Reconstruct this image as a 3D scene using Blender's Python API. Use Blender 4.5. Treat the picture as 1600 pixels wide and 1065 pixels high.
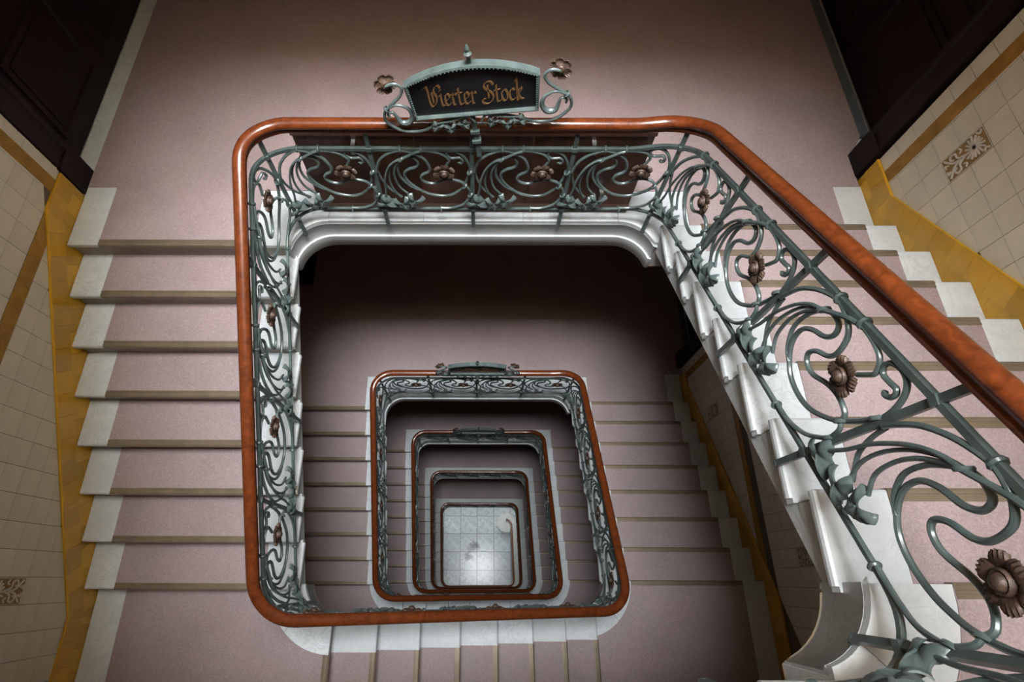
import bpy, bmesh, math, random
from mathutils import Vector, Matrix
random.seed(7)
PI = math.pi
for o in list(bpy.data.objects): bpy.data.objects.remove(o)
scene = bpy.context.scene
COL = scene.collection

# ------------------------------------------------------------------ camera, light, exposure
F_PX, PX, PY = 872.65, 751.3, 500.0
cam = bpy.data.cameras.new('camera'); cam_o = bpy.data.objects.new('camera', cam); COL.objects.link(cam_o)
cam.sensor_fit = 'HORIZONTAL'; cam.sensor_width = 36.0; cam.lens = 36.0 * F_PX / 1600
cam.shift_x = (800 - PX) / 1600; cam.shift_y = (PY - 532.5) / 1600
cam.clip_start = 0.02; cam.clip_end = 200
cam_o.location = (1.298, -2.013, 3.170); cam_o.rotation_euler = (0.434, 0, 0.003)
scene.camera = cam_o

world = bpy.data.worlds.new('world'); scene.world = world; world.use_nodes = True
world.node_tree.nodes['Background'].inputs[0].default_value = (0.55, 0.70, 1.0, 1)
world.node_tree.nodes['Background'].inputs[1].default_value = 1.0
vs = scene.view_settings
vs.view_transform = 'Standard'; vs.look = 'None'; vs.gamma = 1.0; vs.use_curve_mapping = False
vs.exposure = -0.08
scene.cycles.diffuse_bounces = 8; scene.cycles.max_bounces = 12
SKY_Z = 12.4
def area(name, loc, rot, sx, sy, power, color):
    l = bpy.data.lights.new(name, 'AREA'); l.shape = 'RECTANGLE'; l.size = sx; l.size_y = sy
    l.energy = power; l.color = color
    o = bpy.data.objects.new(name, l); COL.objects.link(o); o.location = loc; o.rotation_euler = rot
    return o
area('skylight_daylight_sunny_side', (1.24, -2.85, SKY_Z - 0.03), (0, 0, 0), 5.2, 1.7, 3200, (0.95, 0.98, 1.0))
area('ground_fill_light', (1.24, 3.36, -24*0.165-25*0.165-26*0.165-25*0.165-24*0.165+1.7), (math.radians(-72), 0, 0), 3.6, 2.2, 200, (0.86, 0.94, 1.0))  # fill lamp added to brighten the marble floor at the bottom
area('skylight_daylight', (1.24, -0.85, SKY_Z - 0.03), (0, 0, 0), 5.2, 2.2, 2800, (0.93, 0.97, 1.0))

# ------------------------------------------------------------------ materials
def mat(name):
    m = bpy.data.materials.new(name); m.use_nodes = True
    nt = m.node_tree; return m, nt, nt.nodes['Principled BSDF']
def N(nt, t, **k):
    n = nt.nodes.new(t)
    for a, b in k.items():
        if a in n.inputs: n.inputs[a].default_value = b
        else: setattr(n, a, b)
    return n
def ramp(nt, fac, stops):
    r = nt.nodes.new('ShaderNodeValToRGB'); e = r.color_ramp.elements
    while len(e) < len(stops): e.new(0.5)
    for i, (p, c) in enumerate(stops): e[i].position = p; e[i].color = (*c, 1)
    nt.links.new(fac, r.inputs[0]); return r.outputs[0]
def bump(nt, b, h, strength, dist=0.01):
    n = N(nt, 'ShaderNodeBump', Strength=strength, Distance=dist); nt.links.new(h, n.inputs['Height'])
    nt.links.new(n.outputs[0], b.inputs['Normal'])
def coords(nt, scale=(1, 1, 1), gen='Object'):
    t = nt.nodes.new('ShaderNodeTexCoord'); m = N(nt, 'ShaderNodeMapping', Scale=scale)
    nt.links.new(t.outputs[gen], m.inputs[0]); return m.outputs[0]
def noise(nt, co, scale, detail=4, rough=0.55, dist=0.0):
    n = N(nt, 'ShaderNodeTexNoise', Scale=scale, Detail=detail, Roughness=rough, Distortion=dist)
    nt.links.new(co, n.inputs['Vector']); return n.outputs[0]
def mix(nt, fac, a, b, typ='MIX'):
    n = nt.nodes.new('ShaderNodeMix'); n.data_type = 'RGBA'; n.blend_type = typ
    for inp, v in ((n.inputs[0], fac), (n.inputs[6], a), (n.inputs[7], b)):
        if hasattr(v, 'links'): nt.links.new(v, inp)
        elif isinstance(v, (int, float)): inp.default_value = v
        else: inp.default_value = (*v, 1)
    return n.outputs[2]
M = {}
def simple(name, col, rough=0.5, metal=0.0, var=0.0, nscale=6, coat=0.0, bumps=0.0, spec=None, objvar=0.0):
    m, nt, b = mat(name); b.inputs['Roughness'].default_value = rough; b.inputs['Metallic'].default_value = metal
    b.inputs['Coat Weight'].default_value = coat; b.inputs['Coat Roughness'].default_value = 0.08
    if spec is not None: b.inputs['Specular IOR Level'].default_value = spec
    c = coords(nt); out = None
    if var > 0:
        f = noise(nt, c, nscale, 5)
        out = ramp(nt, f, [(0.3, tuple(x * (1 - var) for x in col)), (0.7, tuple(min(1, x * (1 + var)) for x in col))])
    if objvar > 0:
        oi = nt.nodes.new('ShaderNodeObjectInfo')
        r = ramp(nt, oi.outputs['Random'], [(0.0, (1 - objvar,) * 3), (1.0, (1 + objvar * 0.3,) * 3)])
        out = mix(nt, 1.0, out if out else col, r, 'MULTIPLY')
    if out: nt.links.new(out, b.inputs['Base Color'])
    else: b.inputs['Base Color'].default_value = (*col, 1)
    if bumps: bump(nt, b, noise(nt, c, nscale * 3, 4), bumps)
    M[name] = m; return m

def make_carpet():
    m, nt, b = mat('mauve_linoleum'); b.inputs['Roughness'].default_value = 0.5
    b.inputs['Specular IOR Level'].default_value = 0.35
    c = coords(nt)
    base = ramp(nt, noise(nt, c, 2.2, 3), [(0.3, (0.290, 0.219, 0.219)), (0.7, (0.340, 0.259, 0.259))])
    w = N(nt, 'ShaderNodeTexNoise', Scale=42, Detail=3, Roughness=0.55, Distortion=3.0); nt.links.new(c, w.inputs['Vector'])
    fl = ramp(nt, w.outputs[0], [(0.36, (0.88, 0.87, 0.87)), (0.5, (1.0, 1.0, 1.0)), (0.66, (1.20, 1.20, 1.20))])
    nt.links.new(mix(nt, 1.0, base, fl, 'MULTIPLY'), b.inputs['Base Color'])
    bump(nt, b, w.outputs[0], 0.08, 0.003); M['carpet'] = m
make_carpet()
def make_marble(key, lo, hi, vein, scale=1.0, rough=0.45):
    m, nt, b = mat(key); b.inputs['Roughness'].default_value = rough
    c = coords(nt)
    cl = ramp(nt, noise(nt, c, 5 * scale, 6, 0.6), [(0.3, lo), (0.7, hi)])
    n2 = N(nt, 'ShaderNodeTexNoise', Scale=7 * scale, Detail=8, Roughness=0.65, Distortion=1.3); nt.links.new(c, n2.inputs['Vector'])
    v = ramp(nt, n2.outputs[0], [(0.46, (0, 0, 0)), (0.5, (1, 1, 1)), (0.54, (0, 0, 0))])
    oi = nt.nodes.new('ShaderNodeObjectInfo')
    tint = ramp(nt, oi.outputs['Random'], [(0, (0.90, 0.90, 0.90)), (1, (1.04, 1.04, 1.04))])
    x = mix(nt, v, mix(nt, 1.0, cl, tint, 'MULTIPLY'), vein)
    nt.links.new(x, b.inputs['Base Color']); M[key] = m
make_marble('marble', (0.57, 0.60, 0.61), (0.69, 0.72, 0.73), (0.54, 0.565, 0.58))
def stain_floor(m):
    nt = m.node_tree; b = nt.nodes['Principled BSDF']; src = b.inputs['Base Color'].links[0].from_socket
    g = nt.nodes.new('ShaderNodeNewGeometry'); acc = src
    for x, y, rr, d in ((1.06, -0.84, 0.20, 0.95), (0.90, -0.94, 0.18, 0.6), (0.82, -1.23, 0.17, 0.95), (0.74, -1.14, 0.11, 0.8)):
        v = N(nt, 'ShaderNodeVectorMath', operation='SUBTRACT'); nt.links.new(g.outputs['Position'], v.inputs[0]); v.inputs[1].default_value = (x, y, 0)
        sx = N(nt, 'ShaderNodeVectorMath', operation='MULTIPLY'); nt.links.new(v.outputs[0], sx.inputs[0]); sx.inputs[1].default_value = (1, 1.4, 0)
        l = N(nt, 'ShaderNodeVectorMath', operation='LENGTH'); nt.links.new(sx.outputs[0], l.inputs[0])
        nz = noise(nt, g.outputs['Position'], 7, 4)
        mu = N(nt, 'ShaderNodeMath', operation='MULTIPLY'); nt.links.new(l.outputs['Value'], mu.inputs[0]); nt.links.new(nz, mu.inputs[1])
        f = ramp(nt, mu.outputs[0], [(rr*0.25, (d, d, d)), (rr*0.62, (0, 0, 0))])
        acc = mix(nt, f, acc, (0.03, 0.03, 0.03))
    nt.links.new(acc, b.inputs['Base Color'])
make_marble('floor_marble', (0.50, 0.57, 0.62), (0.64, 0.70, 0.74), (0.40, 0.44, 0.48), 0.5, 0.15)
M['floor_marble'].node_tree.nodes['Principled BSDF'].inputs['Specular IOR Level'].default_value = 0.18
stain_floor(M['floor_marble'])
simple('riser_stone', (0.27, 0.235, 0.20), 0.55, 0, 0.12, 8)
simple('nosing', (0.20, 0.155, 0.105), 0.38, 0.35, 0.15, 12)
simple('brass', (0.42, 0.33, 0.18), 0.3, 0.8)
def make_wood(key, dark, light, coat, rough, scale=(6, 6, 6)):
    m, nt, b = mat(key); b.inputs['Roughness'].default_value = rough
    b.inputs['Coat Weight'].default_value = coat; b.inputs['Coat Roughness'].default_value = 0.12
    c = coords(nt, scale)
    n1 = N(nt, 'ShaderNodeTexNoise', Scale=2.0, Detail=6, Roughness=0.6, Distortion=1.0); nt.links.new(c, n1.inputs['Vector'])
    col = ramp(nt, n1.outputs[0], [(0.3, dark), (0.7, light)])
    nt.links.new(col, b.inputs['Base Color']); M[key] = m
make_wood('rail_wood', (0.062, 0.013, 0.0035), (0.168, 0.038, 0.0085), 0.7, 0.30, (14, 14, 14))
make_wood('dark_wood', (0.006, 0.0020, 0.0022), (0.014, 0.0040, 0.0038), 0.05, 0.5, (2, 2, 9))
M['dark_wood'].node_tree.nodes['Principled BSDF'].inputs['Specular IOR Level'].default_value = 0.25
make_wood('bench_wood', (0.070, 0.027, 0.017), (0.140, 0.056, 0.034), 0.3, 0.4, (8, 8, 2))
def make_iron():
    m, nt, b = mat('green_iron'); b.inputs['Roughness'].default_value = 0.32; b.inputs['Metallic'].default_value = 0.0
    b.inputs['Specular IOR Level'].default_value = 0.6
    c = coords(nt)
    nt.links.new(ramp(nt, noise(nt, c, 18, 5), [(0.3, (0.054, 0.074, 0.070)), (0.7, (0.106, 0.138, 0.133))]), b.inputs['Base Color'])
    bump(nt, b, noise(nt, c, 90, 3), 0.10, 0.002); M['iron'] = m
make_iron()
simple('bronze', (0.075, 0.045, 0.031), 0.5, 0.2, 0.45, 40, bumps=0.25)
simple('cream_tile', (0.66, 0.615, 0.49), 0.22, 0, 0.05, 10, objvar=0.05)
simple('yellow_tile', (0.62, 0.335, 0.022), 0.16, 0, 0.10, 8, objvar=0.24)
simple('band_tile', (0.40, 0.22, 0.040), 0.22, 0, 0.15, 14, objvar=0.12)
simple('relief_white', (0.60, 0.57, 0.50), 0.3)
simple('relief_ochre', (0.26, 0.15, 0.035), 0.35)
simple('plaster', (0.68, 0.56, 0.40), 0.8, 0, 0.04, 3)
simple('ceiling_plaster', (0.74, 0.62, 0.45), 0.85, 0, 0.04, 3)
simple('sign_black', (0.012, 0.012, 0.015), 0.35, 0, 0.3, 10)
simple('gold_paint', (0.20, 0.105, 0.042), 0.5, 0.1)
simple('silver', (0.55, 0.55, 0.53), 0.35, 0.8)
simple('mat_black', (0.012, 0.011, 0.011), 0.95, 0, 0.3, 60)
simple('stone_sill', (0.10, 0.115, 0.13), 0.5, 0, 0.1, 8)
simple('white_frame', (0.7, 0.7, 0.68), 0.5)
def make_wall():
    m, nt, b = mat('tiled_wall'); b.inputs['Roughness'].default_value = 0.3
    t = nt.nodes.new('ShaderNodeTexCoord'); s = nt.nodes.new('ShaderNodeSeparateXYZ'); nt.links.new(t.outputs['Object'], s.inputs[0])
    cb = nt.nodes.new('ShaderNodeCombineXYZ')
    nt.links.new(s.outputs['Y'], cb.inputs['X']); nt.links.new(s.outputs['Z'], cb.inputs['Y'])
    br = N(nt, 'ShaderNodeTexBrick', Scale=1.0, offset=0.0); nt.links.new(cb.outputs[0], br.inputs['Vector'])
    br.inputs['Color1'].default_value = (0.66, 0.615, 0.49, 1); br.inputs['Color2'].default_value = (0.64, 0.595, 0.47, 1)
    br.inputs['Mortar'].default_value = (0.20, 0.17, 0.12, 1); br.inputs['Mortar Size'].default_value = 0.003
    br.inputs['Brick Width'].default_value = 0.15; br.inputs['Row Height'].default_value = 0.15
    nt.links.new(br.outputs['Color'], b.inputs['Base Color']); M['tiled_wall'] = m
make_wall()
simple('grout', (0.115, 0.09, 0.062), 0.8)
def make_glass():
    m, nt, b = mat('sky_glass'); b.inputs['Transmission Weight'].default_value = 1.0; b.inputs['Roughness'].default_value = 0.3
    b.inputs['Base Color'].default_value = (0.9, 0.95, 1, 1); M['glass'] = m
make_glass()

# ------------------------------------------------------------------ mesh helpers
class MB:
    def __init__(self): self.v = []; self.f = []
    def add(self, vs_, fs):
        b = len(self.v); self.v += [tuple(q) for q in vs_]; self.f += [tuple(i + b for i in f) for f in fs]
    def box(self, x0, x1, y0, y1, z0, z1):
        self.add([(x0,y0,z0),(x1,y0,z0),(x1,y1,z0),(x0,y1,z0),(x0,y0,z1),(x1,y0,z1),(x1,y1,z1),(x0,y1,z1)],
                 [(0,3,2,1),(4,5,6,7),(0,1,5,4),(1,2,6,5),(2,3,7,6),(3,0,4,7)])
    def prism(self, poly, fn, a, b):           # poly of 2-D points, fn(p, q, t) -> xyz, t from a to b
        n = len(poly)
        self.add([fn(p, q, a) for p, q in poly] + [fn(p, q, b) for p, q in poly],
                 [tuple(range(n))[::-1], tuple(range(n, 2*n))] + [(i, (i+1) % n, n+(i+1) % n, n+i) for i in range(n)])
    def loft(self, rings, closed=True, caps=True):
        n = len(rings[0]); vs_ = [p for r in rings for p in r]; fs = []
        m = n if closed else n - 1
        for k in range(len(rings) - 1):
            for i in range(m):
                j = (i + 1) % n; fs.append((k*n+i, k*n+j, (k+1)*n+j, (k+1)*n+i))
        if caps and closed: fs += [tuple(range(n))[::-1], tuple((len(rings)-1)*n + i for i in range(n))]
        self.add(vs_, fs)
    def tube(self, pts, rad, n=6, ref=None, taper=None, flat=1.0):
        pts = [Vector(p) for p in pts]; rings = []
        for i, p in enumerate(pts):
            t = (pts[min(i+1, len(pts)-1)] - pts[max(i-1, 0)]).normalized()
            r0 = ref[i] if isinstance(ref, list) else (ref or (Vector((0,0,1)) if abs(t.z) < 0.9 else Vector((1,0,0))))
            r0 = Vector(r0); a = (r0 - t * r0.dot(t)).normalized(); b_ = t.cross(a)
            R = rad * (taper(i / (len(pts)-1)) if taper else 1)
            rings.append([p + a * (R*flat*math.cos(2*PI*k/n)) + b_ * (R*math.sin(2*PI*k/n)) for k in range(n)])
        self.loft(rings)
    def lathe(self, prof, o=(0,0,0), n=12):
        self.loft([[(o[0]+r*math.cos(2*PI*k/n), o[1]+r*math.sin(2*PI*k/n), o[2]+z) for k in range(n)] for r, z in prof])
    def mesh(self, name, m, smooth=False):
        me = bpy.data.meshes.new(name); me.from_pydata(self.v, [], self.f); me.validate()
        bm = bmesh.new(); bm.from_mesh(me); bmesh.ops.recalc_face_normals(bm, faces=bm.faces); bm.to_mesh(me); bm.free()
        me.materials.append(M[m])
        if smooth:
            me.polygons.foreach_set('use_smooth', [True] * len(me.polygons)); 
            try: me.set_sharp_from_angle(angle=math.radians(40))
            except Exception: pass
        return me
    def build(self, name, m, parent=None, smooth=False): return link(name, self.mesh(name, m, smooth), parent)
def wm(o):                                     # world matrix without a depsgraph update
    if o.parent is None: return o.matrix_basis.copy()
    return wm(o.parent) @ o.matrix_parent_inverse @ o.matrix_basis
def link(name, me, parent=None, mtx=None):
    o = bpy.data.objects.new(name, me); COL.objects.link(o)
    if mtx is not None: o.matrix_basis = mtx
    if parent is not None:
        o.parent = parent; o.matrix_parent_inverse = wm(parent).inverted()
    return o
def tag(o, label, cat, group=None):
    o['label'] = label; o['category'] = cat
    if group: o['group'] = group
    return o
def thing(name, label, cat, loc, group=None):
    e = bpy.data.objects.new(name, None); e.empty_display_size = 0.1; COL.objects.link(e); e.location = loc
    return tag(e, label, cat, group)
def struct(o, label=None, cat=None):
    o['kind'] = 'structure'
    if label: o['label'] = label
    if cat: o['category'] = cat
    return o
def XYZ(p, q, t): return (p, q, t)
def YZX(p, q, t): return (t, p, q)             # polygon in (y, z), extruded along x
def XZY(p, q, t): return (p, t, q)             # polygon in (x, z), extruded along y
def arc(cx, cy, r, a0, a1, n):
    return [(cx + r*math.cos(math.radians(a0+(a1-a0)*i/n)), cy + r*math.sin(math.radians(a0+(a1-a0)*i/n))) for i in range(n+1)]
def catmull(pts, k=5):
    out = []; P = [pts[0]] + list(pts) + [pts[-1]]
    for i in range(1, len(P) - 2):
        a, b, c, d = P[i-1], P[i], P[i+1], P[i+2]
        for j in range(k):
            t = j / k
            out.append(tuple(0.5*((2*b[q]) + (-a[q]+c[q])*t + (2*a[q]-5*b[q]+4*c[q]-d[q])*t*t + (-a[q]+3*b[q]-3*c[q]+d[q])*t**3) for q in range(len(b))))
    out.append(tuple(P[-2])); return out
def clip(poly, half):                          # half-planes (a, b, c): a*y + b*z <= c
    for a, b, c in half:
        out = []
        for i in range(len(poly)):
            p, q = poly[i], poly[(i+1) % len(poly)]
            dp, dq = a*p[0]+b*p[1]-c, a*q[0]+b*q[1]-c
            if dp <= 0: out.append(p)
            if (dp < 0 < dq) or (dq < 0 < dp):
                t = dp / (dp - dq); out.append((p[0]+(q[0]-p[0])*t, p[1]+(q[1]-p[1])*t))
        poly = out
        if len(poly) < 3: return []
    return poly
def parea(p): return abs(sum(p[i][0]*p[(i+1)%len(p)][1]-p[(i+1)%len(p)][0]*p[i][1] for i in range(len(p))))/2

# ------------------------------------------------------------------ dimensions (metres)
r_, g_ = 0.165, 0.2978                         # riser, going
XW, XE, YS = 0.0, 2.48, -2.265                 # well edges
RC = 0.25                                      # well corner radius
WX, EX, SY, NY = -1.471, 3.962, -3.73, 3.4     # wall faces
YE0 = -2.021; XS0 = 0.246
MB_WALL, MB_WELL = 0.21, 0.229                 # marble margins beside the carpet
# storeys: (name of the upper floor, z of upper landing, risers west, south, east, north edge of upper well)
Z5 = 24*r_
STOREYS = []
z = 2*Z5
for nm, nw, ns, ne in (('sixth',8,8,8), ('fifth',8,8,8), ('fourth',8,8,8), ('third',8,8,9), ('second',9,8,9), ('first',9,8,8), ('mezzanine',8,8,8)):
    STOREYS.append([nm, z, nw, ns, ne]); z -= (nw+ns+ne)*r_
GROUND = z
def y_north(nw): return 0.22 + (nw-8)*g_
ORD = {'sixth':'topmost', 'fifth':'fifth-floor', 'fourth':'fourth-floor', 'third':'third-floor', 'second':'second-floor', 'first':'first-floor', 'mezzanine':'lowest'}
TOPZ = SKY_Z

# ------------------------------------------------------------------ shell
def box_obj(name, m, x0, x1, y0, y1, z0, z1, parent=None):
    b = MB(); b.box(x0, x1, y0, y1, z0, z1); return b.build(name, m, parent)
GZ = GROUND
struct(box_obj('wall_left', 'tiled_wall', -2.2, -1.497, SY-0.3, 0.62, GZ-0.3, TOPZ), 'cream tiled wall beside the left flights', 'wall')
struct(box_obj('wall_left_landing', 'plaster', -2.2, -1.66, 0.62, NY+0.3, GZ-0.3, TOPZ), 'dim wall behind the left landing doors', 'wall')
struct(box_obj('wall_right', 'tiled_wall', 3.988, 4.7, SY-0.3, 0.57, GZ-0.3, TOPZ), 'cream tiled wall beside the right flights', 'wall')
struct(box_obj('wall_right_landing', 'plaster', 4.24, 4.7, 0.57, NY+0.3, GZ-0.3, TOPZ), 'dim wall behind the right landing doors', 'wall')
struct(box_obj('wall_back', 'plaster', -1.66, 4.24, NY, NY+0.3, GZ-0.3, TOPZ), 'plain wall at the far end of the landings', 'wall')
struct(box_obj('wall_front', 'plaster', -1.497, 3.988, SY-0.3, SY-0.004, GZ-0.3, TOPZ), 'plain wall behind the cross flights', 'wall')
# ceiling with the skylight opening
c = MB()
SX0, SX1, SY0, SY1 = -1.40, 3.88, -3.70, 0.30
c.box(-2.2, 4.7, SY1, NY+0.3, TOPZ, TOPZ+0.25); c.box(-2.2, 4.7, SY-0.3, SY0, TOPZ, TOPZ+0.25)
c.box(-2.2, SX0, SY0, SY1, TOPZ, TOPZ+0.25); c.box(SX1, 4.7, SY0, SY1, TOPZ, TOPZ+0.25)
struct(c.build('ceiling', 'ceiling_plaster'), 'plaster ceiling around the skylight', 'ceiling')
w = MB()
for i in range(5):
    x = SX0 + (SX1-SX0)*i/4; w.box(x-0.03, x+0.03, SY0, SY1, TOPZ+0.02, TOPZ+0.10)
for i in range(5):
    y = SY0 + (SY1-SY0)*i/4; w.box(SX0, SX1, y-0.03, y+0.03, TOPZ+0.02, TOPZ+0.10)
win = struct(w.build('window_1', 'white_frame'), 'white barred skylight over the stairwell', 'skylight')
for i in range(4):
    for j in range(4):
        dx, dy = (SX1-SX0)/4, (SY1-SY0)/4
        box_obj('pane', 'glass', SX0+i*dx+0.03, SX0+(i+1)*dx-0.03, SY0+j*dy+0.03, SY0+(j+1)*dy-0.03, TOPZ+0.05, TOPZ+0.06, win)

# ------------------------------------------------------------------ landings
def slab(name, poly, z, label, thick=0.30):
    b = MB(); b.prism(poly, XYZ, z-thick, z-0.03); o = b.build(name, 'marble')
    struct(o, label, 'landing')
    s = MB(); s.prism(poly, XYZ, z-thick-0.012, z-thick); s.build('soffit', 'ceiling_plaster', o)
    return o
def piece(parent, poly, z, m='marble', name='marble_slab', lift=0.0, t=0.03):
    b = MB(); b.prism(poly, XYZ, z-t, z+lift); return b.build(name, m, parent)
def shrink(x0, x1, y0, y1, e=0.0012): return [(x0+e,y0+e),(x1-e,y0+e),(x1-e,y1-e),(x0+e,y1-e)]
def front_riser(parent, F, w):
    rb = MB(); rb.prism([(-0.0300,-0.0310),(-0.0245,-0.0310),(-0.0245,-r_+0.0045),(-0.0300,-r_+0.0045)], lambda p, q, t: F(p, t, q), 0.001, w); rb.build('riser', 'riser_stone', parent)
def nosing_strip(parent, F, v0, v1, z=0.0):
    b = MB(); prof = [(-0.042,0.002),(-0.041,0.007),(-0.029,0.0075),(-0.028,0.0055),(-0.018,0.0055),(-0.017,0.0075),(-0.006,0.0075),(0.003,0.003),(0.004,-0.030),(-0.004,-0.030),(-0.004,0.002)]
    b.prism(prof, lambda p, q, t: F(p, t, q), v0, v1); return b.build('nosing_strip', 'nosing', parent)
OV = 0.020                                     # overhang of the marble edge into the well
fascia_prof = [(0.0,-0.031),(OV-0.004,-0.031),(OV,-0.036),(OV-0.004,-0.043),(0.010,-0.050),(0.004,-0.058),(0.004,-0.192),(0.017,-0.193),(0.017,-0.306),(0.012,-0.312),(-0.02,-0.312),(-0.02,-0.031)]
def sweep_flat(parent, name, path, prof, z, m):       # path of (x, y); prof (off towards the well, dz); well lies to the right
    rings = []
    for i, (x, y) in enumerate(path):
        a, b_ = path[max(i-1,0)], path[min(i+1,len(path)-1)]
        t = Vector((b_[0]-a[0], b_[1]-a[1])).normalized(); n = Vector((t.y, -t.x))
        rings.append([(x+n.x*o, y+n.y*o, z+dz) for o, dz in prof])
    b = MB(); b.loft(rings); return b.build(name, m, parent, True)

corner_prof = [(0.0,-0.031),(OV-0.004,-0.031),(OV,-0.036),(OV-0.004,-0.043),(0.010,-0.050),(0.004,-0.058),(0.003,-0.285),(-0.006,-0.305),(-0.02,-0.312),(-0.02,-0.031)]
def north_landing(nm, z, nw, detail):
    d = (nw-8)*g_; yN = 0.22 + d; yw = 0.0 + d; ye = 0.033 + d; cy = yN - RC
    aw = 180 - math.degrees(math.asin((yw-cy)/RC)); ae = math.degrees(math.asin((ye-cy)/RC))
    edge = arc(XW+RC, cy, RC, aw, 90, 8) + arc(XE-RC, cy, RC, 90, ae, 8)
    outer = [(-1.655, NY), (-1.655, 0.6), (WX, 0.6), (WX, yw+0.030), (XW, yw+0.030)] + edge[1:] + [(XE, ye), (EX, ye), (EX, 0.72), (4.235, 0.72), (4.235, NY)]
    fl = slab('floor', outer, z, ORD[nm] + ' landing in mauve linoleum with white marble edging')
    cw, ce, cn = XW-MB_WELL, XE+0.229, yN+0.232
    car = [(WX+MB_WALL, yw+0.003), (cw, yw+0.003), (cw, cn), (ce, cn), (ce, ye+0.003), (EX-0.20, ye+0.003), (EX-0.20, 0.498+d), (3.95, 0.498+d), (3.95, 0.75+d), (4.085, 0.955+d), (4.085, NY-0.01), (-1.468, NY-0.01), (-1.468, 0.477+d), (WX+MB_WALL, 0.477+d)]
    piece(fl, car, z, 'carpet', 'carpet', 0.004)
    ei = arc(XW+RC, cy, RC-OV, aw, 90, 8); ej = arc(XE-RC, cy, RC-OV, 90, ae, 8)
    e = 0.0012; xs = [0.23, 0.9, 1.58, 2.25]
    piece(fl, [(cw+e, yw), (XW+OV, yw)] + ei[1:] + [(xs[0]+0.02-e, yN-OV), (xs[0]+0.02-e, cn-e), (cw+e, cn-e)], z)
    for k in range(3): piece(fl, shrink(xs[k]+(0.02 if k==0 else 0), xs[k+1]-(0.02 if k==2 else 0), yN-OV, cn), z)
    piece(fl, [(xs[3]-0.02+e, yN-OV)] + ej[1:-1] + [(XE-OV, ye), (ce-e, ye), (ce-e, cn-e), (xs[3]-0.02+e, cn-e)], z)
    piece(fl, shrink(WX, WX+MB_WALL, yw, 0.477+d), z)
    piece(fl, shrink(EX-0.20, EX, ye, 0.498+d), z)
    for k in range(5): piece(fl, shrink(-1.606, -1.468, 0.62+0.42*k, 0.62+0.42*(k+1)), z)
    for k in range(4): piece(fl, shrink(4.087, 4.165, 0.96+0.56*k, 0.96+0.56*(k+1)), z, 'stone_sill', 'sill_stone')
    nosing_strip(fl, lambda u, v, q: (WX+v, yw-u, z+q), MB_WALL, XW-WX-MB_WELL)
    front_riser(fl, lambda u, v, q: (WX+v, yw-u, z+q), XW-WX-0.004)
    path = [(XW, yw)] + edge + [(XE, ye)]
    sweep_flat(fl, 'fascia_moulding', path, fascia_prof, z, 'marble')
    return fl
def sw_landing(nm, z):
    yk = -7*g_ + 0.032; cx, cy = XW+RC, YS+RC
    a0 = 180 + math.degrees(math.asin((cy-yk)/RC)) if yk < cy else 180
    a1 = 270 - math.degrees(math.asin(max(0, (cx-XS0))/RC))
    edge = arc(cx, cy, RC, a0, a1, 9)
    fl = slab('floor', [(WX, SY), (WX, yk), (XW, yk)] + edge[1:-1] + [(XS0-0.030, YS), (XS0-0.030, SY)], z, ORD[nm] + ' flights: left corner half landing, mauve linoleum')
    Rm = RC + MB_WELL; b0 = 180 + math.degrees(math.asin((cy-yk)/Rm))
    ring = arc(cx, cy, Rm, b0, a1, 12)
    piece(fl, [(WX+MB_WALL, yk)] + ring + [(XS0-0.002, SY+MB_WALL), (WX+MB_WALL, SY+MB_WALL)], z, 'carpet', 'carpet', 0.004)
    for p0, p1, q0, q1 in ((a0, 225, b0, 225), (225, a1, 225, a1)):
        piece(fl, arc(cx, cy, RC-OV, p0+0.3, p1-0.3, 6) + arc(cx, cy, Rm, q0+0.2, q1-0.2, 6)[::-1], z)
    piece(fl, shrink(WX, WX+MB_WALL, SY, yk), z); piece(fl, shrink(WX+MB_WALL, XS0, SY, SY+MB_WALL), z)
    nosing_strip(fl, lambda u, v, q: (XS0+u, SY+v, z+q), MB_WALL, YS-SY-MB_WELL)
    front_riser(fl, lambda u, v, q: (XS0+u, SY+v, z+q), YS-SY-0.004)
    sweep_flat(fl, 'fascia_moulding', ([(XW, yk)] + edge[1:])[::-1], corner_prof, z, 'marble')
def se_landing(nm, z):
    xk = XS0 + 7*g_ - 0.032; cx, cy = XE-RC, YS+RC
    a0 = 270 + math.degrees(math.asin((xk-cx)/RC)); a1 = 360 - math.degrees(math.asin((cy-YE0)/RC))
    edge = arc(cx, cy, RC, a0, a1, 9)
    fl = slab('floor', [(xk, SY), (xk, YS)] + edge[1:-1] + [(XE, YE0-0.030), (EX, YE0-0.030), (EX, SY)], z, ORD[nm] + ' flights: right corner half landing, mauve linoleum')
    Rm = RC + 0.229; b0 = 270 + math.degrees(math.asin((xk-cx)/Rm)); b1 = 360 - math.degrees(math.asin((cy-YE0)/Rm))
    ring = arc(cx, cy, Rm, b0, b1, 12)
    piece(fl, [(xk, SY+MB_WALL)] + ring + [(EX-0.20, YE0-0.002), (EX-0.20, SY+MB_WALL)], z, 'carpet', 'carpet', 0.004)
    for p0, p1, q0, q1 in ((a0, 315, b0, 315), (315, a1, 315, b1)):
        piece(fl, arc(cx, cy, RC-OV, p0+0.3, p1-0.3, 6) + arc(cx, cy, Rm, q0+0.2, q1-0.2, 6)[::-1], z)
    piece(fl, shrink(EX-0.20, EX, SY, YE0), z); piece(fl, shrink(xk, EX-0.20, SY, SY+MB_WALL), z)
    nosing_strip(fl, lambda u, v, q: (EX-v, YE0+u, z+q), 0.20, EX-XE-0.229)
    front_riser(fl, lambda u, v, q: (EX-v, YE0+u, z+q), EX-XE-0.004)
    sweep_flat(fl, 'fascia_moulding', (edge + [(XE, YE0)])[::-1], corner_prof, z, 'marble')

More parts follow.
